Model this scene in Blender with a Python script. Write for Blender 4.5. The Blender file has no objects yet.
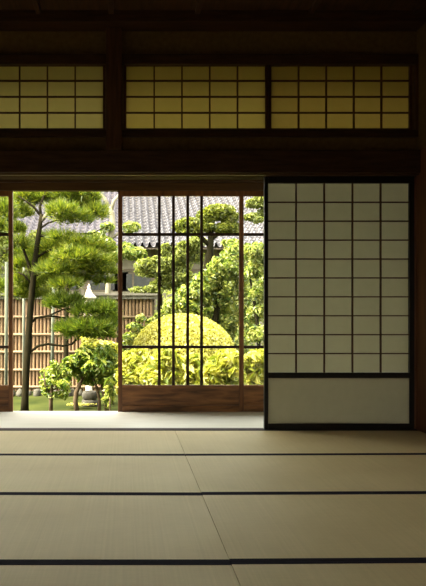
import bpy, bmesh, math, random
import numpy as np
from mathutils import Vector, Matrix

S = bpy.context.scene
COL = S.collection
F = 755.0            # focal length in pixels of the 426x586 frame
CX, CY, H = 125.0, 312.0, 0.84


def P(px, py, d):
    """world point seen at photo pixel (px,py) at distance d from the camera wall"""
    return Vector(((px - CX) * d / F, d, H + (CY - py) * d / F))


def X(px, d):
    return (px - CX) * d / F


def Z(py, d):
    return H + (CY - py) * d / F


# ------------------------------------------------------------------ materials
def new_mat(name):
    m = bpy.data.materials.new(name)
    m.use_nodes = True
    nt = m.node_tree
    nt.nodes.clear()
    out = nt.nodes.new('ShaderNodeOutputMaterial')
    return m, nt, out


def ramp(nt, cols):
    r = nt.nodes.new('ShaderNodeValToRGB')
    e = r.color_ramp.elements
    while len(e) < len(cols):
        e.new(0.5)
    for i, (p, c) in enumerate(cols):
        e[i].position = p
        e[i].color = (*c, 1)
    return r


def coords(nt, scale):
    tc = nt.nodes.new('ShaderNodeTexCoord')
    mp = nt.nodes.new('ShaderNodeMapping')
    mp.inputs['Scale'].default_value = scale
    nt.links.new(tc.outputs['Object'], mp.inputs['Vector'])
    return mp


def surf(name, c0, c1, scale=(1, 1, 1), nscale=6, rough=0.6, spec=0.3, bump=0.0, detail=6, dist=0.0):
    """principled surface, two colours mixed with stretched noise"""
    m, nt, out = new_mat(name)
    mp = coords(nt, scale)
    n = nt.nodes.new('ShaderNodeTexNoise')
    n.inputs['Scale'].default_value = nscale
    n.inputs['Detail'].default_value = detail
    n.inputs['Distortion'].default_value = dist
    nt.links.new(mp.outputs[0], n.inputs['Vector'])
    r = ramp(nt, [(0.3, c0), (0.7, c1)])
    nt.links.new(n.outputs['Fac'], r.inputs[0])
    b = nt.nodes.new('ShaderNodeBsdfPrincipled')
    nt.links.new(r.outputs[0], b.inputs['Base Color'])
    b.inputs['Roughness'].default_value = rough
    b.inputs['Specular IOR Level'].default_value = spec
    if bump:
        bp = nt.nodes.new('ShaderNodeBump')
        bp.inputs['Strength'].default_value = bump
        bp.inputs['Distance'].default_value = 0.01
        nt.links.new(n.outputs['Fac'], bp.inputs['Height'])
        nt.links.new(bp.outputs[0], b.inputs['Normal'])
    nt.links.new(b.outputs[0], out.inputs[0])
    return m


def leafmat(name, cols, transl=0.45, tcol=(1.25, 1.3, 0.6), gloss=0.03):
    """leaf: colour per leaf (random per island), diffuse + translucent"""
    m, nt, out = new_mat(name)
    g = nt.nodes.new('ShaderNodeNewGeometry')
    k = len(cols)
    cols = [tuple(v * LEAF for v in c) for c in cols]
    r = ramp(nt, [(i / (k - 1), c) for i, c in enumerate(cols)])
    nt.links.new(g.outputs['Random Per Island'], r.inputs[0])
    d = nt.nodes.new('ShaderNodeBsdfDiffuse')
    nt.links.new(r.outputs[0], d.inputs[0])
    t = nt.nodes.new('ShaderNodeBsdfTranslucent')
    mul = nt.nodes.new('ShaderNodeMix')
    mul.data_type = 'RGBA'
    mul.blend_type = 'MULTIPLY'
    mul.inputs[0].default_value = 1
    nt.links.new(r.outputs[0], mul.inputs[6])
    mul.inputs[7].default_value = (*tcol, 1)
    nt.links.new(mul.outputs[2], t.inputs[0])
    mx = nt.nodes.new('ShaderNodeMixShader')
    mx.inputs[0].default_value = transl
    nt.links.new(d.outputs[0], mx.inputs[1])
    nt.links.new(t.outputs[0], mx.inputs[2])
    gl = nt.nodes.new('ShaderNodeBsdfGlossy')
    gl.inputs['Roughness'].default_value = 0.35
    mx2 = nt.nodes.new('ShaderNodeMixShader')
    mx2.inputs[0].default_value = gloss
    nt.links.new(mx.outputs[0], mx2.inputs[1])
    nt.links.new(gl.outputs[0], mx2.inputs[2])
    nt.links.new(mx2.outputs[0], out.inputs[0])
    return m


def papermat(name, c0, c1, tc, transl):
    m, nt, out = new_mat(name)
    mp = coords(nt, (1, 1, 1))
    n = nt.nodes.new('ShaderNodeTexNoise')
    n.inputs['Scale'].default_value = 14
    n.inputs['Detail'].default_value = 8
    nt.links.new(mp.outputs[0], n.inputs['Vector'])
    r = ramp(nt, [(0.25, c0), (0.75, c1)])
    nt.links.new(n.outputs['Fac'], r.inputs[0])
    d = nt.nodes.new('ShaderNodeBsdfDiffuse')
    nt.links.new(r.outputs[0], d.inputs[0])
    t = nt.nodes.new('ShaderNodeBsdfTranslucent')
    t.inputs[0].default_value = (*tc, 1)
    mx = nt.nodes.new('ShaderNodeMixShader')
    mx.inputs[0].default_value = transl
    nt.links.new(d.outputs[0], mx.inputs[1])
    nt.links.new(t.outputs[0], mx.inputs[2])
    nt.links.new(mx.outputs[0], out.inputs[0])
    return m


def glassmat():
    m, nt, out = new_mat('window_glass')
    fr = nt.nodes.new('ShaderNodeFresnel')
    fr.inputs[0].default_value = 1.45
    t = nt.nodes.new('ShaderNodeBsdfTransparent')
    t.inputs[0].default_value = (0.95, 0.97, 0.95, 1)
    g = nt.nodes.new('ShaderNodeBsdfGlossy')
    g.inputs['Roughness'].default_value = 0.02
    mx = nt.nodes.new('ShaderNodeMixShader')
    nt.links.new(fr.outputs[0], mx.inputs[0])
    nt.links.new(t.outputs[0], mx.inputs[1])
    nt.links.new(g.outputs[0], mx.inputs[2])
    nt.links.new(mx.outputs[0], out.inputs[0])
    return m


def tatamimat():
    """woven rush: fine ribs across the mat, soft streaks along the rushes, aged patches"""
    m, nt, out = new_mat('tatami_rush')
    mp = coords(nt, (3, 60, 1))
    n = nt.nodes.new('ShaderNodeTexNoise')
    n.inputs['Scale'].default_value = 5
    n.inputs['Detail'].default_value = 5
    nt.links.new(mp.outputs[0], n.inputs['Vector'])
    mp2 = coords(nt, (1, 1, 1))
    n2 = nt.nodes.new('ShaderNodeTexNoise')
    n2.inputs['Scale'].default_value = 1.7
    n2.inputs['Detail'].default_value = 4
    nt.links.new(mp2.outputs[0], n2.inputs['Vector'])
    mp3 = coords(nt, (70, 0.6, 1))
    n3 = nt.nodes.new('ShaderNodeTexNoise')
    n3.inputs['Scale'].default_value = 1.5
    n3.inputs['Detail'].default_value = 2
    nt.links.new(mp3.outputs[0], n3.inputs['Vector'])
    r = ramp(nt, [(0.3, (0.64, 0.52, 0.268)), (0.7, (0.72, 0.60, 0.328))])
    nt.links.new(n2.outputs['Fac'], r.inputs[0])
    a = nt.nodes.new('ShaderNodeMath')
    a.operation = 'ADD'
    nt.links.new(n.outputs['Fac'], a.inputs[0])
    nt.links.new(n3.outputs['Fac'], a.inputs[1])
    mr = nt.nodes.new('ShaderNodeMapRange')
    mr.inputs[1].default_value = 0.6
    mr.inputs[2].default_value = 1.4
    mr.inputs[3].default_value = 0.93
    mr.inputs[4].default_value = 1.06
    nt.links.new(a.outputs[0], mr.inputs[0])
    mul = nt.nodes.new('ShaderNodeMix')
    mul.data_type = 'RGBA'
    mul.blend_type = 'MULTIPLY'
    mul.inputs[0].default_value = 1
    nt.links.new(r.outputs[0], mul.inputs[6])
    nt.links.new(mr.outputs[0], mul.inputs[7])
    b = nt.nodes.new('ShaderNodeBsdfPrincipled')
    nt.links.new(mul.outputs[2], b.inputs['Base Color'])
    b.inputs['Roughness'].default_value = 0.6
    b.inputs['Specular IOR Level'].default_value = 0.18
    bp = nt.nodes.new('ShaderNodeBump')
    bp.inputs['Strength'].default_value = 0.15
    bp.inputs['Distance'].default_value = 0.003
    nt.links.new(a.outputs[0], bp.inputs['Height'])
    nt.links.new(bp.outputs[0], b.inputs['Normal'])
    nt.links.new(b.outputs[0], out.inputs[0])
    return m


LEAF = 0.55
M = {}
M['beam'] = surf('dark_aged_beam_wood', (0.030, 0.014, 0.007), (0.070, 0.034, 0.015), (1, 8, 8), 5, 0.5, 0.25)
M['beamv'] = surf('dark_aged_post_wood', (0.05, 0.022, 0.010), (0.10, 0.045, 0.020), (9, 9, 0.8), 5, 0.5, 0.25)
M['kamoi'] = surf('brown_lintel_wood', (0.055, 0.025, 0.009), (0.10, 0.050, 0.018), (0.7, 12, 12), 4, 0.5, 0.3)
M['door'] = surf('reddish_brown_door_wood', (0.12, 0.045, 0.014), (0.25, 0.105, 0.034), (8, 8, 0.8), 4, 0.45, 0.35)
M['board'] = surf('brown_kick_board_wood', (0.09, 0.035, 0.011), (0.36, 0.155, 0.05), (1.2, 6, 9), 3, 0.45, 0.35, dist=0.6)
M['bar'] = surf('dark_glazing_bar_wood', (0.02, 0.009, 0.005), (0.05, 0.02, 0.01), (8, 8, 1), 5, 0.5, 0.3)
M['sidewood'] = surf('red_brown_side_board', (0.10, 0.035, 0.018), (0.19, 0.075, 0.035), (14, 14, 0.7), 4, 0.5, 0.3)
M['lacquer'] = surf('black_lacquer', (0.006, 0.005, 0.005), (0.010, 0.008, 0.008), (1, 1, 1), 5, 0.35, 0.35)
M['lattice'] = surf('dark_brown_lattice_wood', (0.06, 0.022, 0.013), (0.10, 0.042, 0.024), (4, 4, 4), 6, 0.55, 0.3)
M['paper'] = papermat('shoji_paper', (0.52, 0.50, 0.38), (0.58, 0.56, 0.43), (0.62, 0.605, 0.48), 0.47)
M['panelpaper'] = papermat('panel_paper', (0.50, 0.48, 0.36), (0.56, 0.54, 0.41), (0.58, 0.56, 0.45), 0.36)
M['ranmapaper'] = papermat('lit_aged_transom_paper', (0.44, 0.38, 0.19), (0.52, 0.45, 0.23), (0.73, 0.66, 0.36), 0.52)  # transom papers toned brighter left, dimmer right: light falloff put into the colour
M['ranmapaper_dim'] = papermat('dim_amber_transom_paper', (0.42, 0.34, 0.15), (0.50, 0.41, 0.19), (0.74, 0.64, 0.29), 0.52)
M['ranmapaper_dimmest'] = papermat('dimmest_transom_paper', (0.40, 0.31, 0.13), (0.47, 0.37, 0.16), (0.66, 0.55, 0.24), 0.52)
M['edging'] = surf('pale_edging', (0.50, 0.46, 0.34), (0.58, 0.54, 0.40), (1, 1, 1), 8, 0.6, 0.3)
M['plaster'] = surf('dark_ochre_plaster', (0.13, 0.085, 0.034), (0.18, 0.12, 0.05), (1, 1, 1), 30, 0.9, 0.1)
M['ceil'] = surf('dark_ceiling_board', (0.04, 0.020, 0.010), (0.08, 0.04, 0.018), (8, 0.8, 1), 4, 0.6, 0.2)
M['tatami'] = tatamimat()
M['heri'] = surf('black_mat_border_cloth', (0.013, 0.011, 0.017), (0.024, 0.021, 0.030), (30, 30, 30), 20, 0.95, 0.03)
M['under'] = surf('dark_subfloor', (0.03, 0.02, 0.01), (0.05, 0.035, 0.02), (1, 1, 1), 5, 0.9, 0.1)
M['veranda'] = surf('pale_worn_veranda_boards', (0.76, 0.72, 0.61), (0.83, 0.79, 0.69), (1, 6, 1), 3, 0.4, 0.3)
M['sill'] = surf('pale_sill_wood', (0.50, 0.46, 0.38), (0.64, 0.60, 0.52), (1, 9, 1), 4, 0.45, 0.3)
M['sillfront'] = surf('dark_worn_sill_edge', (0.085, 0.062, 0.055), (0.14, 0.105, 0.095), (1, 9, 1), 4, 0.7, 0.1)
M['glass'] = glassmat()
M['bark'] = surf('dark_pine_bark', (0.008, 0.007, 0.003), (0.020, 0.017, 0.008), (9, 9, 2.5), 3, 0.95, 0.05, bump=0.6)
M['palebark'] = surf('pale_smooth_bark', (0.12, 0.11, 0.075), (0.22, 0.20, 0.145), (6, 6, 2), 3, 0.9, 0.1, bump=0.3)
M['shrubbark'] = surf('brown_shrub_bark', (0.05, 0.035, 0.022), (0.11, 0.08, 0.05), (9, 9, 3), 3, 0.95, 0.05, bump=0.4)
M['pole'] = surf('grey_weathered_pole', (0.08, 0.088, 0.068), (0.14, 0.152, 0.12), (8, 8, 1), 4, 0.85, 0.1)
M['bamboo'] = surf('tan_dried_bamboo', (0.15, 0.090, 0.048), (0.25, 0.162, 0.09), (18, 18, 0.6), 2.2, 0.6, 0.25)
M['rail'] = surf('weathered_split_bamboo', (0.15, 0.10, 0.06), (0.24, 0.17, 0.105), (1, 6, 6), 3, 0.7, 0.2)
M['caprail'] = surf('grey_fence_cap_wood', (0.10, 0.09, 0.075), (0.18, 0.165, 0.14), (1, 6, 6), 3, 0.85, 0.1)
M['fencepost'] = surf('dark_fence_post', (0.06, 0.045, 0.03), (0.12, 0.09, 0.06), (6, 6, 1), 3, 0.9, 0.1)
M['moss'] = surf('moss_ground', (0.016, 0.024, 0.005), (0.045, 0.052, 0.012), (1, 1, 1), 2.3, 0.95, 0.05, bump=0.3, detail=10)
M['stone'] = surf('grey_garden_stone', (0.05, 0.046, 0.036), (0.115, 0.108, 0.088), (1, 1, 1), 9, 0.95, 0.1, bump=0.5)
M['lantern'] = surf('white_lantern_stone', (0.42, 0.38, 0.31), (0.52, 0.48, 0.40), (1, 1, 1), 9, 0.8, 0.15)
M['tile'] = surf('silver_grey_roof_tile', (0.065, 0.060, 0.072), (0.14, 0.130, 0.151), (1, 1, 1), 5, 0.6, 0.25, detail=8)
M['housewall'] = surf('grey_beige_house_wall', (0.13, 0.115, 0.085), (0.18, 0.16, 0.12), (1, 1, 1), 3, 0.9, 0.1)
M['housewood'] = surf('dark_house_timber', (0.07, 0.055, 0.04), (0.12, 0.095, 0.07), (1, 1, 5), 3, 0.8, 0.15)
M['housepane'] = surf('dark_house_window', (0.02, 0.02, 0.02), (0.04, 0.04, 0.04), (1, 1, 1), 3, 0.2, 0.5)
M['eave'] = surf('eave_boards', (0.10, 0.07, 0.045), (0.16, 0.11, 0.07), (6, 1, 1), 3, 0.8, 0.1)
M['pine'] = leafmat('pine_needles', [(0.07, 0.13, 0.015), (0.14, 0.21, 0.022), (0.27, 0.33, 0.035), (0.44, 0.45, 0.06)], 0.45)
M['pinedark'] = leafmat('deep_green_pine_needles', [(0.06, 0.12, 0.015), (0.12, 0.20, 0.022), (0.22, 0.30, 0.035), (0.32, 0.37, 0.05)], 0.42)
M['leaf'] = leafmat('mid_green_leaves', [(0.06, 0.13, 0.022), (0.20, 0.33, 0.05), (0.46, 0.56, 0.10), (0.80, 0.82, 0.22)], 0.45, gloss=0.05)
M['leafy'] = leafmat('yellow_green_leaves', [(0.09, 0.16, 0.03), (0.24, 0.33, 0.06), (0.50, 0.56, 0.13), (0.92, 0.88, 0.34)], 0.5, gloss=0.05)
M['bright'] = leafmat('bright_yellow_leaves', [(0.22, 0.30, 0.035), (0.62, 0.64, 0.09), (0.95, 0.88, 0.20), (1.25, 1.15, 0.50)], 0.45, gloss=0.05)
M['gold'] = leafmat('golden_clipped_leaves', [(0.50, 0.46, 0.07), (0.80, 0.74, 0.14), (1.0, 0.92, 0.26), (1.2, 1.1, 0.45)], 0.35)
M['niwaki'] = leafmat('olive_clipped_leaves', [(0.11, 0.14, 0.02), (0.24, 0.28, 0.04), (0.46, 0.46, 0.075)], 0.4)
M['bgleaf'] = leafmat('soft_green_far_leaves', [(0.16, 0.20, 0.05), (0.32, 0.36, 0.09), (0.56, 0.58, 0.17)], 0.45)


# ------------------------------------------------------------------ mesh helpers
class MB:
    def __init__(self):
        self.v = []
        self.f = []

    def add(self, vs, fs):
        o = len(self.v)
        self.v += [tuple(p) for p in vs]
        self.f += [tuple(i + o for i in f) for f in fs]

    def box(self, x0, x1, y0, y1, z0, z1):
        self.add([(x0, y0, z0), (x1, y0, z0), (x1, y1, z0), (x0, y1, z0),
                  (x0, y0, z1), (x1, y0, z1), (x1, y1, z1), (x0, y1, z1)],
                 [(0, 3, 2, 1), (4, 5, 6, 7), (0, 1, 5, 4), (1, 2, 6, 5), (2, 3, 7, 6), (3, 0, 4, 7)])
        return self

    def prism(self, poly, z0, z1):
        """vertical prism over a counter-clockwise plan polygon"""
        n = len(poly)
        self.add([(x, y, z0) for x, y in poly] + [(x, y, z1) for x, y in poly],
                 [tuple(reversed(range(n))), tuple(range(n, 2 * n))] +
                 [(i, (i + 1) % n, n + (i + 1) % n, n + i) for i in range(n)])
        return self

    def tube(self, pts, rad, seg=8, jit=0.0, rnd=random):
        pts = [Vector(p) for p in pts]
        rings = []
        for i, p in enumerate(pts):
            t = (pts[min(i + 1, len(pts) - 1)] - pts[max(i - 1, 0)]).normalized()
            a = Vector((0, 1, 0)) if abs(t.y) < 0.9 else Vector((1, 0, 0))
            u = t.cross(a).normalized()
            w = t.cross(u)
            ring = []
            for k in range(seg):
                an = 2 * math.pi * k / seg
                r = rad[i] * (1 + rnd.uniform(-jit, jit))
                ring.append(p + u * math.cos(an) * r + w * math.sin(an) * r)
            rings.append(ring)
        vs = [q for r in rings for q in r]
        fs = []
        for i in range(len(rings) - 1):
            for k in range(seg):
                a, b = i * seg + k, i * seg + (k + 1) % seg
                fs.append((a, b, b + seg, a + seg))
        fs.append(tuple(reversed(range(seg))))
        fs.append(tuple(range(len(vs) - seg, len(vs))))
        self.add(vs, fs)
        return self

    def lathe(self, c, prof, seg=16):
        vs, fs = [], []
        n = len(prof)
        for (r, z) in prof:
            for k in range(seg):
                a = 2 * math.pi * k / seg
                vs.append((c[0] + r * math.cos(a), c[1] + r * math.sin(a), c[2] + z))
        for i in range(n - 1):
            for k in range(seg):
                a, b = i * seg + k, i * seg + (k + 1) % seg
                fs.append((a, b, b + seg, a + seg))
        fs.append(tuple(reversed(range(seg))))
        fs.append(tuple(range((n - 1) * seg, n * seg)))
        self.add(vs, fs)
        return self

    def build(self, name, mat, parent=None, origin=None, bevel=0, smooth=False):
        me = bpy.data.meshes.new(name)
        v = np.array(self.v, dtype=float)
        if parent is not None:
            o0 = Vector(parent['_org']) if '_org' in parent else Vector((0, 0, 0))
        else:
            o0 = Vector(origin) if origin is not None else Vector(((v[:, 0].min() + v[:, 0].max()) / 2, (v[:, 1].min() + v[:, 1].max()) / 2, v[:, 2].min()))
        v = v - np.array(o0)
        me.from_pydata(v.tolist(), [], self.f)
        me.materials.append(M[mat])
        if smooth:
            me.polygons.foreach_set('use_smooth', [True] * len(me.polygons))
        me.update()
        ob = bpy.data.objects.new(name, me)
        COL.objects.link(ob)
        if parent is not None:
            ob.parent = parent
            ob['_org'] = tuple(o0)
        else:
            ob.location = o0
            ob['_org'] = tuple(o0)
        if bevel:
            b = ob.modifiers.new('bevel', 'BEVEL')
            b.width = bevel
            b.segments = 2
            b.limit_method = 'ANGLE'
        return ob


def tag(o, label, cat, group=None):
    o['label'] = label
    o['category'] = cat
    if group:
        o['group'] = group
    return o


def thing(name, loc, label, cat, group=None):
    e = bpy.data.objects.new(name, None)
    e.empty_display_size = 0.1
    COL.objects.link(e)
    e.location = loc
    e['_org'] = tuple(loc)
    return tag(e, label, cat, group)


def struct(name, mb, mat, bevel=0):
    o = mb.build(name, mat, bevel=bevel)
    o['kind'] = 'structure'
    return o


# ------------------------------------------------------------------ room shell
D0 = 5.395           # edge of the mats, sill of the shoji
RX = 2.08            # right wall
LX = -4.2
BK = -2.6            # back wall
CZ = 2.92
struct('floor', MB().box(LX, RX, BK, D0, -0.10, -0.052), 'under')
struct('ceiling', MB().box(LX - .2, RX + .2, BK - .2, 5.46, CZ, CZ + .06), 'ceil')
n = 0


def trim(mb, mat, bevel=0.004):
    global n
    n += 1
    return struct('trim_%d' % n, mb, mat, bevel)


# ceiling battens running into the depth
for bx in (-3.7, -2.93, -2.15, -1.37, -0.595, -0.075 - .02, 0.50, 1.28, 2.0):
    trim(MB().box(bx - .018, bx + .018, BK, 5.20, CZ - .03, CZ), 'beam')
FX0, FX1 = LX, RX + .12
# head beam below the ceiling, nageshi beam, lintel with its two tracks
trim(MB().box(FX0, FX1, 5.20, 5.44, 2.842, CZ), 'beam')
trim(MB().box(FX0, FX1, 5.315, 5.36, 1.822, 1.981), 'beam', 0.006)
kam = MB()
for (a, b) in ((5.34, 5.394), (5.440, 5.452), (5.498, 5.515)):
    kam.box(FX0, FX1, a, b, 1.8105, 1.88)
kam.box(FX0, FX1, 5.34, 5.515, 1.824, 1.885)
trim(kam, 'kamoi', 0)
# plaster of the front wall, above and below the transom screens
struct('wall_front', MB().box(FX0, FX1, 5.385, 5.44, 1.981, 2.086)
       .box(FX0, FX1, 5.385, 5.44, 2.668, 2.842).box(FX0, FX1, 5.385, 5.44, 1.885, 1.981)
       .box(X(409, 5.40)+.0185, FX1, 5.385, 5.44, 2.086, 2.668)
       .box(X(103, 5.40)+.0185, X(126.4, 5.40)-.0185, 5.385, 5.413, 2.086, 2.668)
       .box(X(103, 5.40)+.002, X(126.4, 5.40)-.002, 5.413, 5.44, 2.086, 2.668)
       .box(FX0, X(-36, 5.40)-.0185, 5.385, 5.44, 2.086, 2.668)
       .box(X(265.3, 5.40)+.002, X(271, 5.40)-.002, 5.4405, 5.45, 2.133, 2.60)
       .box(X(409, 5.40)+.002, X(409, 5.40)+.04, 5.4505, 5.46, 2.086, 2.668), 'plaster')
# transom rails
trim(MB().box(FX0, FX1, 5.35, 5.45, 2.084, 2.132), 'beam')
trim(MB().box(FX0, FX1, 5.35, 5.45, 2.600, 2.672), 'beam')
# short post between the beams
trim(MB().box(X(106, 5.31), X(122, 5.31), 5.305, 5.385, 1.981, 2.842), 'beamv', 0.006)
# little uprights beside the transoms
trim(MB().box(X(265.3, 5.4) + .022, X(271, 5.4) - .020, 5.36, 5.44, 2.132, 2.600), 'beamv', 0)
trim(MB().box(X(413, 5.4), FX1, 5.35, 5.45, 2.132, 2.600), 'beamv')
# sill of the shoji opening
trim(MB().box(FX0, RX + .12, D0 + .002, 5.472, -.06, 0.0), 'sillfront', 0)
trim(MB().box(FX0, RX + .12, 5.473, 5.565, -.06, 0.0), 'veranda', 0)
# side walls and back
struct('wall_right', MB().box(RX, RX + .06, BK, 5.15, -.1, 1.80), 'sidewood')
trim(MB().box(RX - .0, RX + .07, BK, 5.15, 1.80, 1.98), 'beam')
struct('wall_right_upper', MB().box(RX, RX + .06, BK, 5.39, 1.98, CZ), 'plaster')
trim(MB().box(RX, RX + .12, 5.15, 5.40, -.1, 1.981), 'sidewood', 0.006)
struct('wall_left', MB().box(LX - .08, LX, BK, 5.44, -.1, CZ), 'plaster')
# back wall; unseen opening added to let fill daylight into the room
struct('wall_back', MB().box(LX, -1.6, BK - .08, BK, -.1, CZ).box(-.2, RX, BK - .08, BK, -.1, CZ)
       .box(-1.6, -.2, BK - .08, BK, 1.85, CZ).box(-1.6, -.2, BK - .08, BK, -.1, 0.0), 'plaster')

# ------------------------------------------------------------------ tatami mats
SX = 0.354
seam_gap = 0.0013
# depth of the mat boundaries: (left far end, at the seam left, at the seam right, right wall)
B = [(5.392, 5.392, 5.392, 5.392), (4.452, 4.440, 4.440, 4.472), (3.50, 3.484, 3.493, 3.522),
     (2.533, 2.533, 2.541, 2.572), (1.575, 1.572, 1.578, 1.60)]
for side in (0, 1):
    for i in range(4):
        fa, fb = (B[i][0], B[i][1]) if side == 0 else (B[i][2], B[i][3])
        na, nb = (B[i + 1][0], B[i + 1][1]) if side == 0 else (B[i + 1][2], B[i + 1][3])
        x0, x1 = (SX - 1.91, SX - seam_gap) if side == 0 else (SX + seam_gap, RX - .002)
        row = ['in the farthest row', 'in the second row from the garden', 'in the third row from the garden', 'nearest the bottom edge'][i]
        sd = 'left' if side == 0 else 'right'
        extra = ''
        if side == 1 and i == 0:
            lab = 'tan tatami mat directly in front of the shoji, shaded, in the farthest row'
        elif side == 0 and i == 0:
            lab = 'brightest tan tatami mat beside the pale veranda floor, left of the seam'
        else:
            lab = 'tan tatami mat %s of the seam, %s' % (sd, row)
        o = thing('tatami_mat', ((x0 + x1) / 2, (na + fa) / 2, -.052), lab, 'mat', 'tatami mats on the floor')
        w = 0.027
        wf = 0.05 if i == 0 else w
        g = 0.0012
        MB().prism([(x0, na + w), (x1, nb + w), (x1, fb - wf), (x0, fa - wf)], -.052, 0).build('woven_rush', 'tatami', o)
        MB().prism([(x0, na + g), (x1, nb + g), (x1, nb + w), (x0, na + w)], -.052, 0.0012).build('cloth_border', 'heri', o)
        MB().prism([(x0, fa - wf), (x1, fb - wf), (x1, fb - g), (x0, fa - g)], -.052, 0.0012).build('cloth_border', 'heri', o)
# the rest of the floor (left of the frame and behind the camera) in the same rush
struct('floor_matting', MB().box(LX, SX - 1.915, BK, 5.392, -.052, 0).box(SX - 1.912, RX - .002, BK, 1.568, -.052, 0), 'tatami')

# ------------------------------------------------------------------ shoji screen
sx0, sx1 = X(264.4, 5.40), X(414.6, 5.40)
ix0, ix1 = X(268.3, 5.40), X(409.6, 5.40)
z_top, z_bot = 1.8095, 0.001
zi_top, zi_bot = Z(183, 5.40), Z(372.7, 5.40)
zp_top, zp_bot = Z(378, 5.40), Z(423.6, 5.40)
f0, f1 = 5.400, 5.434
sh = thing('shoji_screen', ((sx0 + sx1) / 2, 5.417, 0.0), 'tall black-framed shoji of fifty paper panes with a plain lower panel, standing on the sill', 'sliding screen')
MB().box(sx0, ix0, f0, f1, z_bot, z_top).build('stile', 'lacquer', sh, bevel=.002)
MB().box(ix1, sx1, f0, f1, z_bot, z_top).build('stile', 'lacquer', sh, bevel=.002)
MB().box(ix0, ix1, f0, f1, zi_top, z_top).build('top_rail', 'lacquer', sh)
MB().box(ix0, ix1, f0, f1, zp_top, zi_bot).build('middle_rail', 'lacquer', sh)
MB().box(ix0, ix1, f0, f1, z_bot, zp_bot).build('bottom_rail', 'lacquer', sh)
k = MB()
for i in range(1, 5):
    xx = ix0 + (ix1 - ix0) * i / 5
    k.box(xx - .0044, xx + .0044, f0 + .006, f1 - .008, zi_bot, zi_top)
for i in range(1, 10):
    zz = zi_bot + (zi_top - zi_bot) * i / 10
    k.box(ix0, ix1, f0 + .008, f1 - .008, zz - .0042, zz + .0042)
k.build('lattice', 'lattice', sh)
MB().box(ix0 - .001, ix1 + .001, f1 - .0078, f1 - .006, zi_bot + .0005, zi_top - .0005).build('paper', 'paper', sh)
MB().box(ix0 + .007, ix1 - .007, f0 + .012, f0 + .016, zp_bot + .007, zp_top - .007).build('lower_panel', 'panelpaper', sh)
e = MB()
e.box(ix0 + .0005, ix0 + .007, f0 + .008, f0 + .016, zp_bot + .0005, zp_top - .0005)
e.box(ix1 - .007, ix1 - .0005, f0 + .008, f0 + .016, zp_bot + .0005, zp_top - .0005)
e.box(ix0 + .007, ix1 - .007, f0 + .008, f0 + .016, zp_bot + .0005, zp_bot + .007)
e.box(ix0 + .007, ix1 - .007, f0 + .008, f0 + .016, zp_top - .007, zp_top - .0005)
e.build('panel_edging', 'edging', sh)

# ------------------------------------------------------------------ transom screens
tz0, tz1 = 2.1335, 2.5985
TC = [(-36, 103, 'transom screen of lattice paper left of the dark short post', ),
      (126.4, 265.3, 'transom screen of dim-toned amber lattice paper in the middle, right of the short post'),
      (271, 409, 'transom screen of dim-toned amber lattice paper above the tall shoji')]
for (a, b, lab), pap in zip(TC, ('ranmapaper', 'ranmapaper_dim', 'ranmapaper_dimmest')):
    d = 5.40
    x0, x1 = X(a, d), X(b, d)
    fw = .018
    o = thing('transom_screen', ((x0 + x1) / 2, 5.40, tz0), lab, 'transom screen', 'paper transom screens above the lintel')
    MB().box(x0 - fw, x0, 5.385, 5.412, tz0, tz1).build('stile', 'lattice', o)
    MB().box(x1, x1 + fw, 5.385, 5.412, tz0, tz1).build('stile', 'lattice', o)
    zb, zt = Z(128.7, d), Z(64.8, d)
    MB().box(x0, x1, 5.385, 5.412, tz0, zb).build('rail', 'lattice', o)
    MB().box(x0, x1, 5.385, 5.412, zt, tz1).build('rail', 'lattice', o)
    k = MB()
    for i in range(1, 5):
        xx = x0 + (x1 - x0) * i / 5
        k.box(xx - .0048, xx + .0048, 5.390, 5.412, zb, zt)
    for i in range(1, 4):
        zz = zb + (zt - zb) * i / 4
        k.box(x0, x1, 5.392, 5.412, zz - .0048, zz + .0048)
    k.build('lattice', 'lattice', o)
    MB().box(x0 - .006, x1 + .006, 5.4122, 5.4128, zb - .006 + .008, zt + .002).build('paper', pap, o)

# ------------------------------------------------------------------ veranda
VX0, VX1 = LX, 2.6
trim(MB().box(X(411, 5.45), RX + .12, 5.440, 5.56, 0.0, 1.8095), 'sidewood')
struct('veranda_floor', MB().box(VX0, VX1, 5.567, 6.352, -.05, 0), 'veranda')
g = MB()
g.box(VX0, VX1, 6.353, 6.378, -.07, -.006)
g.box(VX0, VX1, 6.378, 6.50, -.07, -.012)
trim(g, 'sill', 0)
# outer lintel with tracks, beam and wall above it
trim(MB().box(VX0, VX1, 6.36, 6.380, 1.864, 1.93).box(VX0, VX1, 6.378, 6.50, 1.876, 1.93), 'kamoi', 0)
trim(MB().box(VX0, VX1, 6.33, 6.50, 1.93, 2.05), 'beam')
# small high windows run above the outer lintel: posts and a head beam only
for px in (-4.15, -2.2, -.2, 1.2, 2.5):
    trim(MB().box(px - .05, px + .05, 6.37, 6.47, 2.05, 2.62), 'beamv')
trim(MB().box(VX0, VX1, 6.36, 6.48, 2.62, 2.80), 'beam')
struct('veranda_ceiling', MB().box(VX0 - .1, VX1 + .1, 5.44, 6.50, 2.80, 2.84), 'eave')
struct('wall_veranda_left', MB().box(VX0 - .08, VX0, 5.44, 6.50, -.1, 2.80), 'plaster')
struct('wall_veranda_right', MB().box(VX1, VX1 + .08, 5.30, 6.50, -.1, 2.80), 'plaster')
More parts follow.
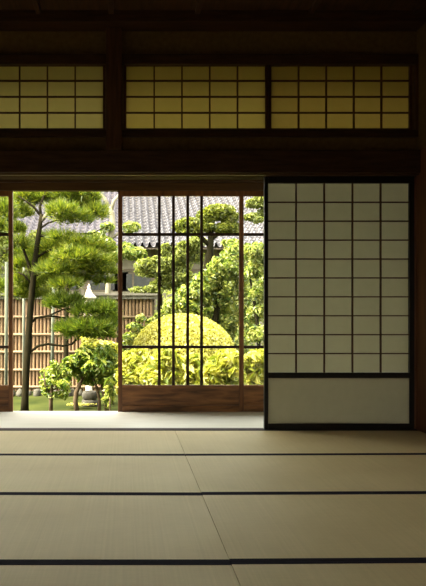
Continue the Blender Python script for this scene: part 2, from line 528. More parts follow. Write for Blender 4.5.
# eaves of this house
ev = MB()
ev.add([(VX0 - .6, 6.50, 2.84), (VX1 + .6, 6.50, 2.84), (VX1 + .6, 6.95, 2.72), (VX0 - .6, 6.95, 2.72),
        (VX0 - .6, 6.50, 2.92), (VX1 + .6, 6.50, 2.92), (VX1 + .6, 6.95, 2.80), (VX0 - .6, 6.95, 2.80)],
       [(0, 3, 2, 1), (4, 5, 6, 7), (0, 1, 5, 4), (1, 2, 6, 5), (2, 3, 7, 6), (3, 0, 4, 7)])
struct('eaves', ev, 'eave')
struct('roof_slab', MB().box(LX - .7, VX1 + .6, BK - .6, 6.50, 2.98, 3.06), 'eave')
struct('foundation', MB().box(VX0, VX1, 6.30, 6.42, -.50, -.07), 'under')


def glass_door(pa, pb, d, lab, bars):
    x0, x1 = X(pa, d), X(pb, d)
    sw = .037
    y0, y1 = d - .015, d + .015
    zb, zt = -.0115, 1.8755
    o = thing('glass_door', ((x0 + x1) / 2, d, zb), lab, 'sliding door', 'sliding glass doors of the veranda')
    zr = Z(196.3, d)
    zk1, zk0 = Z(385, d), Z(407.5, d)
    MB().box(x0, x0 + sw, y0, y1, zb, zt).build('stile', 'door', o, bevel=.003)
    MB().box(x1 - sw, x1, y0, y1, zb, zt).build('stile', 'door', o, bevel=.003)
    a, b = x0 + sw, x1 - sw
    MB().box(a, b, y0, y1, zr, zt).build('top_rail', 'door', o)
    MB().box(a, b, y0, y1, zk1 - .024, zk1).build('middle_rail', 'board', o, bevel=.002)
    MB().box(a, b, y0, y1, zb, zk0 + .02).build('bottom_rail', 'board', o, bevel=.002)
    kb = MB().box(a, b, y0 + .016, y1 - .006, zk0 + .02, zk1 - .024)
    kb.build('kick_board', 'board', o)
    for zz in (Z(234.5, d), Z(347, d)):
        MB().box(a, b, y0 + .006, y1 - .004, zz - .0125, zz + .0125).build('cross_bar', 'bar', o)
    for t in bars:
        xx = x0 + (x1 - x0) * t
        MB().box(xx - .0115, xx + .0115, y0 + .004, y1 - .006, zk1, zr).build('upright_bar', 'bar', o)
    MB().box(a + .001, b - .001, d + .0005, d + .0035, zk1 + .001, zr - .001).build('glass_pane', 'glass', o)


bars = (.329, .442, .556, .666)
glass_door(118, 243.4, 6.40, 'middle sliding glass door with four close upright bars and full brown kick board', bars)
glass_door(239.2, 364, 6.436, 'sliding glass door half hidden behind the shoji, at right', bars)
glass_door(-112, 13, 6.436, 'sliding glass door at the left edge of the picture, mostly out of frame', bars)

# ------------------------------------------------------------------ garden ground
GZ = -.45
gr = MB()
nx, ny = 60, 60
rg = random.Random(5)
for j in range(ny + 1):
    for i in range(nx + 1):
        x = -16 + 36 * i / nx
        y = 6.42 + 34 * (j / ny) ** 1.6
        h = 0.0 if y < 7 else 0.02 * math.sin(x * 1.3) * math.sin(y * .9) + rg.uniform(-.012, .012)
        gr.v.append((x, y, GZ + h))
for j in range(ny):
    for i in range(nx):
        a = j * (nx + 1) + i
        gr.f.append((a, a + 1, a + nx + 2, a + nx + 1))
ground = gr.build('garden_ground', 'moss', smooth=True)
ground['kind'] = 'structure'

# ------------------------------------------------------------------ leaves
def leaf_cloud(blobs, count, size, seed, aspect=0.42, shell=0.55, up=0.35, droop=0.0, fold=0.18):
    """blobs: (center, (rx,ry,rz)); returns MB of folded leaf blades"""
    rng = np.random.default_rng(seed)
    vol = np.array([b[1][0] * b[1][1] * b[1][2] for b in blobs]) ** (2 / 3)
    cnt = np.maximum(6, (count * vol / vol.sum()).astype(int))
    V = []
    for (c, r), k in zip(blobs, cnt):
        dirs = rng.normal(size=(k, 3))
        dirs /= np.linalg.norm(dirs, axis=1)[:, None]
        rad = shell + (1.08 - shell) * rng.random(k) ** 0.7
        p = np.array(c) + dirs * rad[:, None] * np.array(r)
        nrm = dirs / np.array(r) * min(r)
        nrm = nrm / np.linalg.norm(nrm, axis=1)[:, None]
        nrm = nrm + np.array([0, 0, up]) + rng.normal(size=(k, 3)) * 0.55
        nrm /= np.linalg.norm(nrm, axis=1)[:, None]
        t = rng.normal(size=(k, 3)) + np.array([0, 0, -droop])
        t -= (t * nrm).sum(1)[:, None] * nrm
        t /= np.linalg.norm(t, axis=1)[:, None]
        s = np.cross(nrm, t)
        L = size * (0.65 + 0.7 * rng.random(k))[:, None]
        W = L * aspect
        a = p - t * L * .5
        m1 = p + s * W * .5 + nrm * L * fold
        m2 = p - s * W * .5 + nrm * L * fold
        e = p + t * L * .5
        # six-point blade: base, two shoulders, tip (rounded outline)
        m1b = p + t * L * .22 + s * W * .42 + nrm * L * fold * .8
        m2b = p + t * L * .22 - s * W * .42 + nrm * L * fold * .8
        V.append(np.stack([a, m1, m1b, e, m2b, m2], axis=1).reshape(-1, 3))
    V = np.concatenate(V)
    k = len(V) // 6
    mb = MB()
    mb.v = V.tolist()
    b = np.arange(k) * 6
    mb.f = np.concatenate([np.stack([b, b + 1, b + 2, b + 3], 1), np.stack([b, b + 3, b + 4, b + 5], 1)]).tolist()
    return mb


def needle_pad(c, r, tufts, seed, length=.115, n_needle=11, width=.0058):
    """a cushion of pine needle tufts"""
    rng = np.random.default_rng(seed)
    d = rng.normal(size=(tufts, 3))
    d[:, 2] = np.abs(d[:, 2]) * 1.0 - 0.35 * np.abs(rng.normal(size=tufts))
    d /= np.linalg.norm(d, axis=1)[:, None]
    p = np.array(c) + d * np.array(r) * (0.35 + 0.65 * rng.random(tufts) ** .5)[:, None]
    ax = d * np.array([.55, .55, .3]) + np.array([0, 0, .6])
    ax /= np.linalg.norm(ax, axis=1)[:, None]
    p = np.repeat(p, n_needle, 0)
    ax = np.repeat(ax, n_needle, 0)
    k = len(p)
    t = ax + rng.normal(size=(k, 3)) * .5
    t /= np.linalg.norm(t, axis=1)[:, None]
    s = np.cross(t, rng.normal(size=(k, 3)))
    s /= np.linalg.norm(s, axis=1)[:, None]
    L = length * (.7 + .6 * rng.random(k))[:, None]
    a = p + s * width
    b = p - s * width
    e = p + t * L
    V = np.stack([a, b, e], 1).reshape(-1, 3)
    mb = MB()
    mb.v = V.tolist()
    q = np.arange(k) * 3
    mb.f = np.stack([q, q + 1, q + 2], 1).tolist()
    return mb


def blob(px, py, rx, ry, d, depth=None, dd=0):
    s = d / F
    return (P(px, py, d + dd), (rx * s, (depth if depth else rx * .9) * s, ry * s))


# ------------------------------------------------------------------ the big pine at the left
DP = 9.7
sP = DP / F
rnd = random.Random(11)
pine = thing('pine_tree', (P(25, 420, DP).x, DP, GZ), 'tall pine with a dark leaning trunk and layered needle pads, in the left opening', 'tree')


def pts(lst, d, dd=None):
    return [P(a, b, d + (dd[i] if dd else 0)) for i, (a, b) in enumerate(lst)]


tr = pts([(24.5, 416.5), (25, 400), (26, 375), (28, 345), (30, 315), (32, 290), (34.5, 265), (37.5, 242), (40, 226), (41.5, 214)], DP)
tr[0].z = GZ - .03
MB().tube(tr, [.058, .050, .047, .045, .043, .041, .037, .033, .029, .024], 10, .06, rnd).build('trunk', 'bark', pine, smooth=True)
limbs = [
    ([(40.5, 222), (48, 213), (58, 205), (68, 199), (80, 190), (92, 180)], [.024, .023, .021, .018, .015, .01], 'palebark'),
    ([(41, 217), (40, 206), (44, 196), (48, 186)], [.022, .018, .015, .01], 'bark'),
    ([(41, 216), (34, 207), (26, 201), (18, 196)], [.018, .016, .012, .008], 'bark'),
    ([(38.5, 236), (48, 235.5), (62, 235), (76, 234), (92, 233.5), (104, 228)], [.02, .018, .016, .014, .012, .008], 'bark'),
    ([(39.5, 229), (48, 223), (58, 220), (70, 219)], [.014, .012, .010, .007], 'bark'),
    ([(33, 280), (28, 262), (22, 245), (15, 236)], [.024, .020, .015, .01], 'bark'),
    ([(35.5, 258), (46, 252), (58, 247), (70, 244)], [.017, .014, .011, .007], 'bark'),
    ([(33.5, 276), (44, 272), (60, 269), (78, 268), (98, 268)], [.018, .016, .014, .012, .008], 'bark'),
    ([(32.5, 285), (24, 275), (18, 272)], [.014, .012, .008], 'bark'),
    ([(29.5, 325), (36, 318), (48, 316), (60, 317), (74, 320)], [.016, .015, .014, .012, .009], 'bark'),
    ([(29, 353), (38, 346), (48, 344), (62, 346), (72, 344), (80, 336), (90, 331)], [.017, .017, .016, .015, .014, .012, .008], 'bark'),
    ([(48, 316), (62, 310), (80, 308), (98, 308)], [.012, .011, .010, .007], 'bark'),
]
for L, R, mt in limbs:
    dd = [0] + [rnd.uniform(-.12, .12) * (i / len(L)) for i in range(1, len(L))]
    MB().tube(pts(L, DP, dd), R, 7, .06, rnd).build('branch', mt, pine, smooth=True)
pads = [
    (27, 200, 14, 10), (21, 215, 12, 6), (48, 200, 16, 9), (64, 195, 12, 8), (78, 197, 20, 8), (62, 214, 14, 8), (84, 214, 22, 11), (73, 220, 18, 9),
    (95, 214, 10, 8), (90, 200, 8, 6), (38, 193, 12, 6), (82, 247, 22, 8), (54, 249, 15, 7), (98, 252, 16, 6), (20, 246, 8, 6),
    (23, 256, 10, 7), (47, 261, 17, 8), (72, 259, 19, 8), (93, 263, 18, 8), (24, 267, 11, 8), (57, 272, 20, 7),
    (82, 272, 22, 6), (103, 273, 13, 5), (20, 282, 9, 6), (45, 284, 15, 6), (66, 286, 14, 5), (17, 296, 12, 6), (40, 297, 10, 4),
    (4, 214, 9, 12), (-6, 228, 10, 8), (-4, 200, 12, 8), (3, 290, 8, 7),
    (108, 262, 9, 4), (62, 239, 12, 4), (17, 232, 7, 5), (56, 279, 12, 5), (74, 205, 16, 7), (37, 254, 10, 6), (29, 288, 10, 5), (50, 240, 10, 5), (104, 283, 9, 3), (84, 256, 14, 6), (80, 280, 10, 3)]
lowpads = [(68, 304, 16, 8), (87, 313, 17, 7), (103, 310, 13, 7), (56, 305, 10, 6), (93, 328, 22, 9), (69, 330, 13, 7), (109, 323, 8, 9), (80, 336, 14, 5), (104, 336, 11, 5)]
for i, (a, b, rx, ry) in enumerate(pads):
    c, r = blob(a, b, rx * 1.02, ry * 1.08, DP, dd=rnd.uniform(.2, .5) if 20 < a < 52 else rnd.uniform(-.4, .4))
    needle_pad(c, r, int(rx * ry * .85) + 20, 100 + i).build('needle_pad', 'pine', pine)
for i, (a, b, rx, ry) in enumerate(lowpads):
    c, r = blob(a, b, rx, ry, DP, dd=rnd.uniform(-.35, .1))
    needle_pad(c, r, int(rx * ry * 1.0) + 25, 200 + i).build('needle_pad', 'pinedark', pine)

# ------------------------------------------------------------------ support poles
def pole(a, b, d, r, label, mat='pole'):
    p0, p1 = P(*a, d), P(*b, d)
    p0.z = GZ - .03
    o = MB().tube([p0, (p0 + p1) / 2, p1], [r, r * .97, r * .92], 8).build('support_pole', mat, smooth=True)
    return tag(o, label, 'pole', 'garden support poles')


pole((51.5, 410), (54, 255), 11.0, .024, 'slim pale grey upright pole between pine trunk and leafy shrub')
pole((23.5, 410), (24, 245), 10.9, .02, 'slim grey upright pole just behind the pine trunk')
pole((6, 415), (6.5, 262), 8.4, .019, 'pale grey upright pole seen through the left glass door')

# ------------------------------------------------------------------ trees and shrubs
def tree(name, label, cat, base, d, trunks, blobs, count, size, mat, bark, seed, group=None, **kw):
    o = thing(name, (X(base, d), d, GZ), label, cat, group)
    rr = random.Random(seed)
    for L, R in trunks:
        p = pts(L, d)
        MB().tube(p, R, 7, .08, rr).build('trunk' if len(trunks) < 4 or L is trunks[0][0] else 'stem', bark, o, smooth=True)
    bl = []
    dj = kw.pop('dj', .25)
    sub = kw.pop('sub', 5)
    for b in blobs:
        c, r = blob(*b[:4], d, dd=rr.uniform(-dj, dj) if len(blobs) > 1 else 0)
        bl.append((c, tuple(q * .86 for q in r)))
        for q in range(sub):
            v = Vector((rr.gauss(0, 1), rr.gauss(0, 1), rr.gauss(0, 1) + .3)).normalized()
            f = rr.uniform(.28, .5)
            bl.append((c + Vector((v.x * r[0], v.y * r[1], v.z * r[2])) * .72, tuple(q2 * f for q2 in r)))
    leaf_cloud(bl, count, size, seed, **kw).build('foliage', mat, o)
    return o


def gy(d):
    return CY + (H - GZ + .03) * F / d


# forked bare tree behind the opening's right edge
tb = thing('forked_tree', (X(108, 15), 15, GZ), 'pale bare tree forking against the tiled roof beside the door stile', 'tree')
MB().tube(pts([(106, gy(15)), (107, 340), (108, 290), (110, 262), (110, 240), (113, 225), (112, 214), (109, 207)], 15),
          [.055, .054, .053, .052, .058, .060, .055, .05], 9, .06, rnd).build('trunk', 'palebark', tb, smooth=True)
MB().tube(pts([(110, 209), (105, 199), (98, 192), (88, 183)], 15), [.045, .036, .028, .02], 7, .05, rnd).build('branch', 'palebark', tb, smooth=True)
MB().tube(pts([(111, 211), (114, 201), (119, 195), (126, 186)], 15), [.042, .034, .028, .02], 7, .05, rnd).build('branch', 'palebark', tb, smooth=True)
for (a, b, rx, ry, q) in ((107, 227, 6, 4, 1), (131, 227, 8, 5, 2), (132, 253, 14, 6, 3), (114, 254, 10, 7, 4), (101, 243, 13, 7, 5), (126, 248, 7, 5, 6), (106, 259, 12, 6, 7), (96, 236, 9, 5, 8)):
    leaf_cloud([blob(a, b, rx, ry, 14.9)], 120 + rx * ry * 4, .11, 700 + q, up=.6).build('foliage', 'leafy', tb)
for L in ([(110, 250), (118, 256), (130, 257), (140, 257)], [(112, 238), (120, 232), (132, 230)], [(110, 248), (102, 246), (94, 246)]):
    MB().tube(pts(L, 14.95), [.03, .025, .02, .012][:len(L)], 6).build('branch', 'palebark', tb, smooth=True)

# cloud-pruned tree before the roof
d = 12.5
nw = thing('cloud_pruned_tree', (X(206, d), d, GZ), 'cloud-pruned tree with rounded olive pads in front of the tiled roof', 'tree')
MB().tube(pts([(200, gy(d)), (202, 360), (206, 320), (204, 280), (210, 255), (211, 235), (212, 214)], d), [.1, .09, .08, .07, .06, .05, .03], 8, .08, rnd).build('trunk', 'bark', nw, smooth=True)
MB().tube(pts([(210, 246), (200, 236), (190, 228), (182, 226)], d), [.04, .035, .03, .02], 7).build('branch', 'bark', nw, smooth=True)
MB().tube(pts([(211, 240), (220, 232), (230, 229)], d), [.04, .03, .02], 7).build('branch', 'bark', nw, smooth=True)
for i, (a, b, rx, ry) in enumerate(((219, 212, 16, 7), (208, 216, 11, 7), (229, 217, 10, 6), (189, 224, 13, 6), (203, 227, 13, 5), (225, 228, 13, 5), (180, 228, 7, 4), (234, 228, 7, 5), (190, 231, 11, 3.5))):
    leaf_cloud([blob(a, b, rx, ry, d)], 200 + rx * ry * 7, .075, 300 + i, up=.7, shell=.6).build('foliage_pad', 'niwaki', nw)

tree('garden_tree', 'soft green layered tree under the eave, seen between the upright bars', 'tree', 158, 13.6,
     [([(158, gy(13.6)), (158, 340), (160, 300), (160, 275)], [.06, .055, .05, .03])],
     [(146, 267, 14, 7), (160, 264, 17, 8), (174, 258, 12, 10), (183, 264, 10, 9), (166, 250, 8, 6), (150, 272, 18, 6), (165, 283, 17, 8), (180, 276, 14, 8), (152, 290, 11, 5), (138, 290, 9, 3), (183, 288, 10, 8), (186, 247, 10, 7), (196, 256, 9, 9), (196, 242, 12, 6)],
     10000, .07, 'bgleaf', 'bark', 41, up=.6, sub=7, shell=.3)
tree('leafy_bush', 'large bright leafy bush mounding up behind the round clipped bush', 'bush', 215, 11.5,
     [([(212, gy(11.5)), (212, 370), (214, 330), (220, 290), (226, 262)], [.07, .06, .05, .04, .02]),
      ([(214, 340), (200, 320), (190, 300)], [.03, .025, .015])],
     [(234, 255, 15, 11), (222, 268, 17, 12), (208, 280, 17, 11), (240, 276, 13, 14), (196, 295, 18, 12), (220, 295, 24, 16), (242, 300, 12, 16),
      (180, 306, 17, 10), (168, 318, 13, 10), (202, 318, 22, 12), (228, 322, 18, 14), (160, 332, 14, 12), (190, 334, 20, 10), (226, 345, 20, 16), (244, 332, 10, 15), (230, 243, 9, 5)],
     17000, .075, 'leafy', 'bark', 42, up=.45, shell=.15, aspect=.4, sub=9, dj=.35)
tree('leafy_tree', 'leafy tree with thin grey branches behind the right glass door', 'tree', 258, 10.6,
     [([(262, gy(10.6)), (260, 370), (258, 330), (254, 300), (250, 278), (247, 262)], [.035, .032, .028, .022, .015, .01]),
      ([(257, 320), (264, 296), (268, 270), (272, 240)], [.022, .019, .015, .01])],
     [(256, 252, 12, 10), (266, 262, 13, 14), (254, 272, 9, 10), (270, 282, 12, 14), (257, 294, 9, 8), (268, 308, 12, 12), (254, 316, 8, 9), (262, 334, 14, 10)],
     5600, .075, 'leafy', 'bark', 43, up=.45, shell=.15, aspect=.4, sub=8, dj=.3)
tree('pine_bough_tree', 'green tufted tree against the roof at the upper right pane', 'tree', 268, 12.4,
     [([(278, gy(12.4)), (277, 340), (275, 280), (272, 235), (268, 205)], [.06, .055, .05, .04, .02])],
     [(255, 204, 9, 5), (262, 198, 9, 5), (250, 217, 7, 4), (264, 213, 8, 5), (271, 220, 7, 6), (276, 205, 10, 9), (258, 220, 6, 4)],
     3500,.065, 'bgleaf', 'bark', 44, up=.6)
tree('background_tree', 'dark green tree behind the pine trunk, above the fence', 'tree', 14, 17.0,
     [([(14, gy(17)), (14, 340), (16, 300), (15, 240)], [.07, .065, .055, .03])],
     [(12, 232, 16, 14), (-8, 240, 18, 20), (28, 262, 12, 9), (8, 265, 17, 12), (30, 284, 14, 8), (50, 280, 13, 8), (4, 288, 18, 9), (20, 205, 16, 14), (-10, 205, 20, 16), (60, 262, 10, 7), (40, 258, 12, 9), (72, 276, 12, 7), (84, 256, 12, 8), (52, 240, 12, 7), (20, 250, 12, 8), (58, 288, 14, 6), (36, 240, 12, 8), (45, 266, 16, 9)],
     8000, .10, 'bgleaf', 'bark', 45, up=.5)
tree('slender_tree', 'slender dark-trunked tree by the fence behind the low pine pads', 'tree', 66, 11.4,
     [([(66, gy(11.4)), (66, 370), (66.5, 330), (67, 290), (68, 250)], [.042, .040, .038, .036, .03])],
     [(70, 252, 12, 6), (62, 240, 10, 6), (82, 242, 12, 5)], 700, .08, 'pine', 'bark', 46, up=.6)

# clipped golden dome
dd_ = 10.0
cxp, ryp, rxp = 183, 45, 52.5
dome = thing('clipped_bush', (X(cxp, dd_), dd_, GZ), 'round dome-clipped golden bush glowing in the sun', 'bush')
s = dd_ / F
cz = Z(314 + ryp, dd_)
rng = np.random.default_rng(9)
core = MB()
prof = [(rxp * s * .55, GZ - .03 - cz), (rxp * s * .80, -.35), (rxp * s * .9, -.1)]
for k in range(0, 9):
    a = k / 8 * math.pi / 2 * .985
    prof.append((rxp * s * .93 * math.cos(a), ryp * s * .93 * math.sin(a)))
core.lathe((X(cxp, dd_), dd_, cz), prof, 28)
core.build('inner_twigs', 'shrubbark', dome)
k = 26000
dirs = rng.normal(size=(k, 3))
dirs[:, 2] = np.where(dirs[:, 2] < -.6, -dirs[:, 2], dirs[:, 2])
dirs /= np.linalg.norm(dirs, axis=1)[:, None]
rad = (.925 + .085 * rng.random(k))
p = np.array((X(cxp, dd_), dd_, cz)) + dirs * rad[:, None] * np.array((rxp * s, rxp * s, ryp * s * 1.0))
nrm = dirs + rng.normal(size=(k, 3)) * .6 + np.array((0, 0, .2))
nrm /= np.linalg.norm(nrm, axis=1)[:, None]
t = rng.normal(size=(k, 3))
t -= (t * nrm).sum(1)[:, None] * nrm
t /= np.linalg.norm(t, axis=1)[:, None]
sd = np.cross(nrm, t)
L = .036 * (.6 + .8 * rng.random(k))[:, None]
V = np.stack([p - t * L * .5, p + sd * L * .3 + nrm * L * .15, p + t * L * .5, p - sd * L * .3 + nrm * L * .15], 1).reshape(-1, 3)
mb = MB()
mb.v = V.tolist()
b = np.arange(k) * 4
mb.f = np.stack([b, b + 1, b + 2, b + 3], 1).tolist()
mb.build('foliage', 'gold', dome)

# low broad-leaved shrubs just beyond the glass
for i, (px, py, rx, ry, d, lab) in enumerate((
        (136, 366, 17, 15, 8.9, 'low bright yellow shrub behind the left end of the middle door'),
        (164, 366, 18, 14, 8.25, 'low bright yellow shrub below the left half of the dome bush'),
        (194, 369, 18, 14, 8.9, 'low bright yellow shrub below the middle of the dome bush'),
        (224, 368, 18, 16, 8.25, 'low bright yellow shrub below the right flank of the dome bush'),
        (256, 367, 17, 16, 8.9, 'low bright yellow shrub behind the right glass door'))):
    st = []
    for q in range(4):
        st.append(([(px + (q - 1.5) * 2, gy(d)), (px + (q - 1.5) * 5, 400), (px + (q - 1.5) * 8, 372)], [.014, .012, .007]))
    tree('broadleaf_shrub', lab, 'bush', px, d, st,
         [(px, py, rx, ry), (px - 9, py + 10, rx * .7, ry * .8), (px + 9, py + 8, rx * .7, ry * .8), (px, py + 16, rx, ry * .8), (px + 3, py - 8, rx * .6, ry * .6)],
         1900, .12, 'bright', 'shrubbark', 60 + i, 'low shrubs beyond the glass doors', aspect=.34, droop=.4, up=.6, dj=.08, shell=.1, sub=8)
tree('broadleaf_shrub', 'loose yellow sprig bush in front of the grey bamboo at the dome edge', 'bush', 134, 10.9,
     [([(134, gy(10.9)), (134, 370), (136, 340), (140, 322)], [.015, .013, .01, .006])],
     [(141, 318, 6, 4), (135, 327, 8, 4), (130, 337, 10, 5), (142, 332, 8, 6), (150, 322, 5, 4), (128, 348, 12, 8)],
     700, .075, 'leafy', 'shrubbark', 71, up=.7, dj=.04)

# layered shrub with twisting trunks
tree('layered_shrub', 'layered broad-leaved shrub on twisting trunks at the right of the open gap', 'bush', 92, 9.5,
     [([(78, gy(9.5)), (75.5, 402), (76.5, 392), (81, 382), (86, 370)], [.034, .032, .03, .024, .014]),
      ([(99, gy(9.5)), (99.5, 400), (97, 388), (92, 376)], [.024, .022, .02, .012]),
      ([(107, gy(9.5)), (106, 400), (102, 388), (104, 374)], [.03, .028, .022, .014])],
     [(76, 362, 13, 8), (88, 354, 15, 9), (103, 353, 14, 9), (82, 371, 15, 8), (97, 366, 16, 10), (112, 362, 9, 12), (70, 370, 9, 6), (104, 376, 13, 8), (88, 380, 10, 6), (114, 378, 7, 9)],
     3600, .088, 'leaf', 'shrubbark', 72, aspect=.36, up=1.1, droop=.2, shell=.15, sub=3, dj=.15)
tree('yellow_leaf_shrub', 'sunlit yellow-green shrub behind the layered shrub near the door stile', 'bush', 112, 10.6,
     [([(112, gy(10.6)), (112, 380), (110, 355)], [.025, .02, .012])],
     [(106, 346, 13, 5), (114, 348, 8, 6), (90, 345, 10, 4), (118, 360, 8, 12), (84, 333, 8, 5), (90, 339, 9, 5), (122, 384, 7, 14)],
     900, .08, 'bright', 'shrubbark', 73, up=.7)
tree('arching_grass_shrub', 'arching pale yellow leaves at the foot of the open gap beside the door', 'bush', 110, 9.02,
     [([(110, gy(9.02)), (110, 395)], [.012, .006])],
     [(109, 388, 3, 8), (110, 396, 3, 8), (108, 401, 3, 7)], 130, .12, 'leafy', 'shrubbark', 74, aspect=.18, droop=1.2)
tree('small_shrub', 'small loose shrub on a single thin stem in front of the bamboo fence', 'bush', 51, 9.15,
     [([(51, gy(9.15)), (51, 400), (51.5, 388), (53, 374)], [.026, .024, .018, .01]),
      ([(51, 396), (45, 384), (44, 372)], [.012, .01, .006]), ([(51.5, 392), (60, 382), (63, 372)], [.012, .01, .006])],
     [(47, 374, 8, 8), (56, 370, 9, 7), (65, 374, 8, 8), (45, 385, 7, 8), (55, 382, 10, 8), (65, 386, 8, 8), (50, 394, 8, 4), (62, 395, 8, 5), (54, 364, 5, 4)],
     1500, .058, 'leaf', 'shrubbark', 75, up=.5, shell=.05, aspect=.34, sub=2, dj=.12)

# ------------------------------------------------------------------ bamboo fence
DF = 12.0
fx0, fx1 = X(-60, DF), X(154, DF)
fen = thing('bamboo_fence', ((fx0 + fx1) / 2, DF, GZ), 'tan bamboo lath fence with level rails across the back of the garden', 'fence')
zt = Z(299, DF)
zb = Z(391, DF)
rf = random.Random(3)
sl = MB()
x = fx0
while x < fx1 - .03:
    w = .041 + rf.uniform(-.004, .004)
    pz = zt - rf.uniform(0, .01)
    c = x + w / 2
    ring = []
    # half-round lath facing the house
    prof = [(-.5, 0), (-.35, -.010), (0, -.016), (.35, -.010), (.5, 0)]
    vs = [(c + a * w, DF + b_, zb) for a, b_ in prof] + [(c + a * w, DF + b_, pz) for a, b_ in prof]
    fs = [(i, i + 1, i + 6, i + 5) for i in range(4)] + [(4, 0, 5, 9), (5, 6, 7, 8, 9), (4, 3, 2, 1, 0)]
    sl.add(vs, fs)
    x += w + .015
sl.build('lath_panel', 'bamboo', fen)
MB().box(fx0, fx1, DF + .03, DF + .035, zb, zt).build('backing', 'fencepost', fen)
for py in (317, 334.7, 352, 370, 387):
    z = Z(py, DF)
    MB().tube([(fx0, DF - .025, z), ((fx0 + fx1) / 2, DF - .025, z + .004), (fx1, DF - .025, z)], [.021, .021, .021], 8).build('rail', 'rail', fen, smooth=True)
MB().box(fx0 - .05, fx1 + .05, DF - .08, DF + .08, Z(299, DF), Z(295.5, DF)).box(fx0 - .05, fx1 + .05, DF - .12, DF + .12, Z(295.5, DF), Z(293.5, DF)).build('cap_rail', 'caprail', fen)
for px in (-50, 18, 86, 152):
    xx = X(px, DF)
    MB().box(xx - .04, xx + .04, DF + .035, DF + .115, GZ - .05, Z(297, DF)).build('post', 'fencepost', fen)
# rear boundary continues to the right as a dark hedge
tree('hedge', 'dark green hedge closing the garden behind the leafy bush', 'hedge', 225, 16.5,
     [([(225, gy(16.5)), (225, 350), (225, 290)], [.06, .05, .03])],
     [(175, 320, 26, 30), (210, 310, 26, 40), (245, 305, 26, 45), (280, 310, 26, 45), (175, 345, 26, 22), (215, 345, 30, 22), (260, 345, 30, 22), (305, 315, 26, 42), (340, 310, 30, 44), (380, 312, 30, 42), (300, 345, 30, 24), (350, 345, 34, 24), (400, 345, 30, 24)],
     9000, .12, 'bgleaf', 'bark', 80)

# stones at the foot of the fence
rs = random.Random(21)
for i in range(13):
    px = -14 + i * 8.5 + rs.uniform(-.6, .6)
    d = 11.55 + rs.uniform(-.08, .06)
    r = rs.uniform(.042, .062)
    bm = bmesh.new()
    bmesh.ops.create_icosphere(bm, subdivisions=2, radius=r)
    ph = rs.uniform(0, 6)
    for v in bm.verts:
        q = v.co / r
        k = 1 + .18 * math.sin(3 * q.x + ph) * math.cos(2.5 * q.y + ph) + .12 * math.sin(4 * q.z + 2 * ph)
        v.co = Vector((q.x * r * k, q.y * r * .8 * k, q.z * r * 1.15 * k))
    me = bpy.data.meshes.new('garden_stone')
    bm.to_mesh(me)
    bm.free()
    me.materials.append(M['stone'])
    for p_ in me.polygons:
        p_.use_smooth = True
    o = bpy.data.objects.new('garden_stone', me)
    COL.objects.link(o)
    o.location = (X(px, d), d, GZ + r * .85)
    tag(o, 'rounded grey stone in the row along the foot of the bamboo fence', 'stone', 'stones along the fence')

# sunlit patch of ground, painted in as a scatter of yellow leaf flakes
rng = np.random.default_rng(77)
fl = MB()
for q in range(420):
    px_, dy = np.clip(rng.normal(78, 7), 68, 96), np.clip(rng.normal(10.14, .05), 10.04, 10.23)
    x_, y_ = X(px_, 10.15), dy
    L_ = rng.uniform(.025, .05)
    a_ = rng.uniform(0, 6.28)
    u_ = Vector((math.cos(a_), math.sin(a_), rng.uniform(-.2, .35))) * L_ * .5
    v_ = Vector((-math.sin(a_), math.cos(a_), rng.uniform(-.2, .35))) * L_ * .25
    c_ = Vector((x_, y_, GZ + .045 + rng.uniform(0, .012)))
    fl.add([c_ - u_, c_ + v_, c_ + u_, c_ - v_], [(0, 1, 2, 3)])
fo = fl.build('sun_patch_leaves', 'gold')
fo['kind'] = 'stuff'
tag(fo, 'sunlit patch of ground below the layered shrub, made of yellow leaf flakes', 'leaves')

# stone basin
bc = (X(90, 10.4), 10.4, GZ)
ba = thing('stone_basin', bc, 'low rounded grey stone basin under the layered shrub', 'stone basin')
MB().lathe(bc, [(.10, -.02), (.12, .02), (.115, .07), (.10, .085)], 18).build('foot', 'stone', ba, smooth=True)
MB().lathe(bc, [(.085, .085), (.105, .11), (.115, .15), (.10, .19), (.085, .20), (.07, .185), (.06, .15)], 18).build('bowl', 'stone', ba, smooth=True)

# white lantern with bell-shaped cap
lc = (X(89, 11.3), 11.3, GZ)
la = thing('garden_lantern', lc, 'white bell-shaped garden lantern cap rising behind the pine pads', 'lantern')
ls = 11.3 / F
zc = Z(298, 11.3) - GZ
MB().lathe(lc, [(.10, -.03), (.10, .05), (.05, .07), (.045, zc - .30), (.08, zc - .27)], 14).build('post', 'lantern', la, smooth=True)
MB().lathe(lc, [(.075, zc - .27), (.075, zc - .02)], 6).build('light_box', 'lantern', la)
MB().lathe(lc, [(.095, zc - .02), (.112, zc), (.108, zc + .018), (.08, zc + .04), (.055, zc + .07), (.038, zc + .105), (.026, zc + .135)], 20).build('cap', 'lantern', la, smooth=True)
MB().lathe(lc, [(.018, zc + .135), (.026, zc + .155), (.022, zc + .175), (.008, zc + .20), (.002, zc + .215)], 14).build('finial', 'lantern', la, smooth=True)

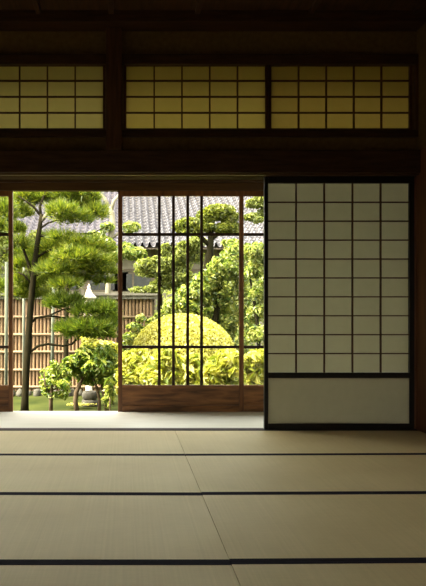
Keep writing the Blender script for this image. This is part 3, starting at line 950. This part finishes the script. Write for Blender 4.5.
# ------------------------------------------------------------------ neighbouring house
DE = 22.0
ze = Z(247, DE)
slope = .45
run = 5.7
hx0, hx1 = -10.0, 12.0
ho = thing('house', ((hx0 + hx1) / 2, DE + 4, GZ), 'neighbouring house with a silvery tiled roof beyond the garden fence', 'house')
pitch = .215
rows = 20
roof = MB()
cols = int((hx1 - hx0) / pitch)
prof = [(0, .0), (.18, -.060), (.40, -.078), (.60, -.055), (.72, .045), (.86, .078), (.96, .04)]
nc = cols * len(prof) + 1
ln = run / rows
for r in range(rows):
    for e_ in (0, 1):
        yy = DE + (r + e_) * ln
        zz = ze + slope * (yy - DE) + (.075 if e_ == 0 else -.0)
        for c in range(cols):
            for (t_, h) in prof:
                roof.v.append((hx0 + (c + t_) * pitch, yy, zz + h))
        roof.v.append((hx1, yy, zz))
    o0 = r * 2 * nc
    for i in range(nc - 1):
        roof.f.append((o0 + i, o0 + i + 1, o0 + nc + i + 1, o0 + nc + i))
    if r:
        for i in range(nc - 1):
            roof.f.append((o0 - nc + i, o0 - nc + i + 1, o0 + i + 1, o0 + i))
roof.build('tiled_roof', 'tile', ho)
zr = ze + slope * run
rb = MB()
rb.tube([(hx0, DE + run, zr + .02), ((hx0 + hx1) / 2, DE + run, zr + .02), (hx1, DE + run, zr + .02)], [.17, .17, .17], 10)
rb.build('ridge_tiles', 'stone', ho, smooth=True)
bk = MB()
bk.add([(hx0, DE + run, zr), (hx1, DE + run, zr), (hx1, DE + run + 5.7, ze), (hx0, DE + run + 5.7, ze)], [(0, 1, 2, 3)])
bk.add([(hx0, DE + .02, ze - .06), (hx1, DE + .02, ze - .06), (hx1, DE + run, zr - .06), (hx0, DE + run, zr - .06)], [(3, 2, 1, 0)])
bk.build('roof_underside', 'housewood', ho)
wy = DE + 1.0
MB().box(hx0 + .6, hx1 - .6, wy, wy + 8.6, GZ - .05, ze + .30).build('wall', 'housewall', ho)
for px in (20, 60, 108, 133, 175, 240):
    xx = X(px, wy)
    w_ = MB().box(xx - .62, xx + .62, wy - .03, wy, Z(291, wy), Z(272, wy)).build('window', 'housewood', ho)
    MB().box(xx - .56, xx - .03, wy - .034, wy - .03, Z(290, wy), Z(274, wy)).box(xx + .03, xx + .56, wy - .034, wy - .03, Z(290, wy), Z(274, wy)).build('pane', 'housepane', w_)
MB().box(hx0 + .6, hx1 - .6, wy - .05, wy, Z(271, wy), Z(269, wy)).build('timber_rail', 'housewood', ho)
for i in range(11):
    xx = hx0 + .7 + i * 2.03
    MB().box(xx - .06, xx + .06, wy - .04, wy, GZ, ze + .30).build('timber_post', 'housewood', ho)

# ------------------------------------------------------------------ light
w = bpy.data.worlds.new('daylight')
S.world = w
w.use_nodes = True
nt = w.node_tree
nt.nodes.clear()
wo = nt.nodes.new('ShaderNodeOutputWorld')
bg = nt.nodes.new('ShaderNodeBackground')
sky = nt.nodes.new('ShaderNodeTexSky')
sky.sky_type = 'NISHITA'
sky.sun_disc = False
sky.sun_elevation = math.radians(55)
sky.sun_rotation = math.radians(250)
sky.air_density = 1.2
sky.dust_density = 3.5
hs = nt.nodes.new('ShaderNodeHueSaturation')
hs.inputs['Saturation'].default_value = 0.25
nt.links.new(sky.outputs[0], hs.inputs['Color'])
tint = nt.nodes.new('ShaderNodeMix')
tint.data_type = 'RGBA'
tint.blend_type = 'MULTIPLY'
tint.inputs[0].default_value = 1
tint.inputs[7].default_value = (1.0, .945, .79, 1)
nt.links.new(hs.outputs[0], tint.inputs[6])
nt.links.new(tint.outputs[2], bg.inputs[0])
bg.inputs[1].default_value = 0.95
nt.links.new(bg.outputs[0], wo.inputs[0])

sl_ = bpy.data.lights.new('sun', 'SUN')
sl_.energy = 6.0
sl_.angle = math.radians(1.0)
sl_.color = (1.0, .90, .62)
so = bpy.data.objects.new('sun', sl_)
COL.objects.link(so)
el, az = math.radians(54), math.radians(200)     # azimuth measured from +x: light comes from left and slightly behind the house
dirv = Vector((math.cos(el) * math.cos(az), math.cos(el) * math.sin(az), math.sin(el)))
so.rotation_euler = dirv.to_track_quat('Z', 'Y').to_euler()
so.location = (-6, 3, 9)

# ------------------------------------------------------------------ camera
cam = bpy.data.cameras.new('camera')
cam.sensor_fit = 'VERTICAL'
cam.sensor_height = 24
cam.lens = 24 * F / 586
cam.shift_x = (213 - CX) / 586
cam.shift_y = (CY - 293) / 586
cam.clip_end = 200
co = bpy.data.objects.new('camera', cam)
COL.objects.link(co)
co.location = (0, 0, H)
co.rotation_euler = (math.radians(90), 0, 0)
S.camera = co

for o in list(bpy.data.objects):
    if '_org' in o:
        del o['_org']

S.view_settings.view_transform = 'Standard'
S.view_settings.look = 'None'
S.view_settings.gamma = 1
S.view_settings.use_curve_mapping = False
S.view_settings.exposure = 1.12
try:
    S.cycles.use_denoising = True
    S.cycles.max_bounces = 10
    S.cycles.diffuse_bounces = 6
    S.cycles.transparent_max_bounces = 12
    S.cycles.sample_clamp_indirect = 8
except Exception:
    pass
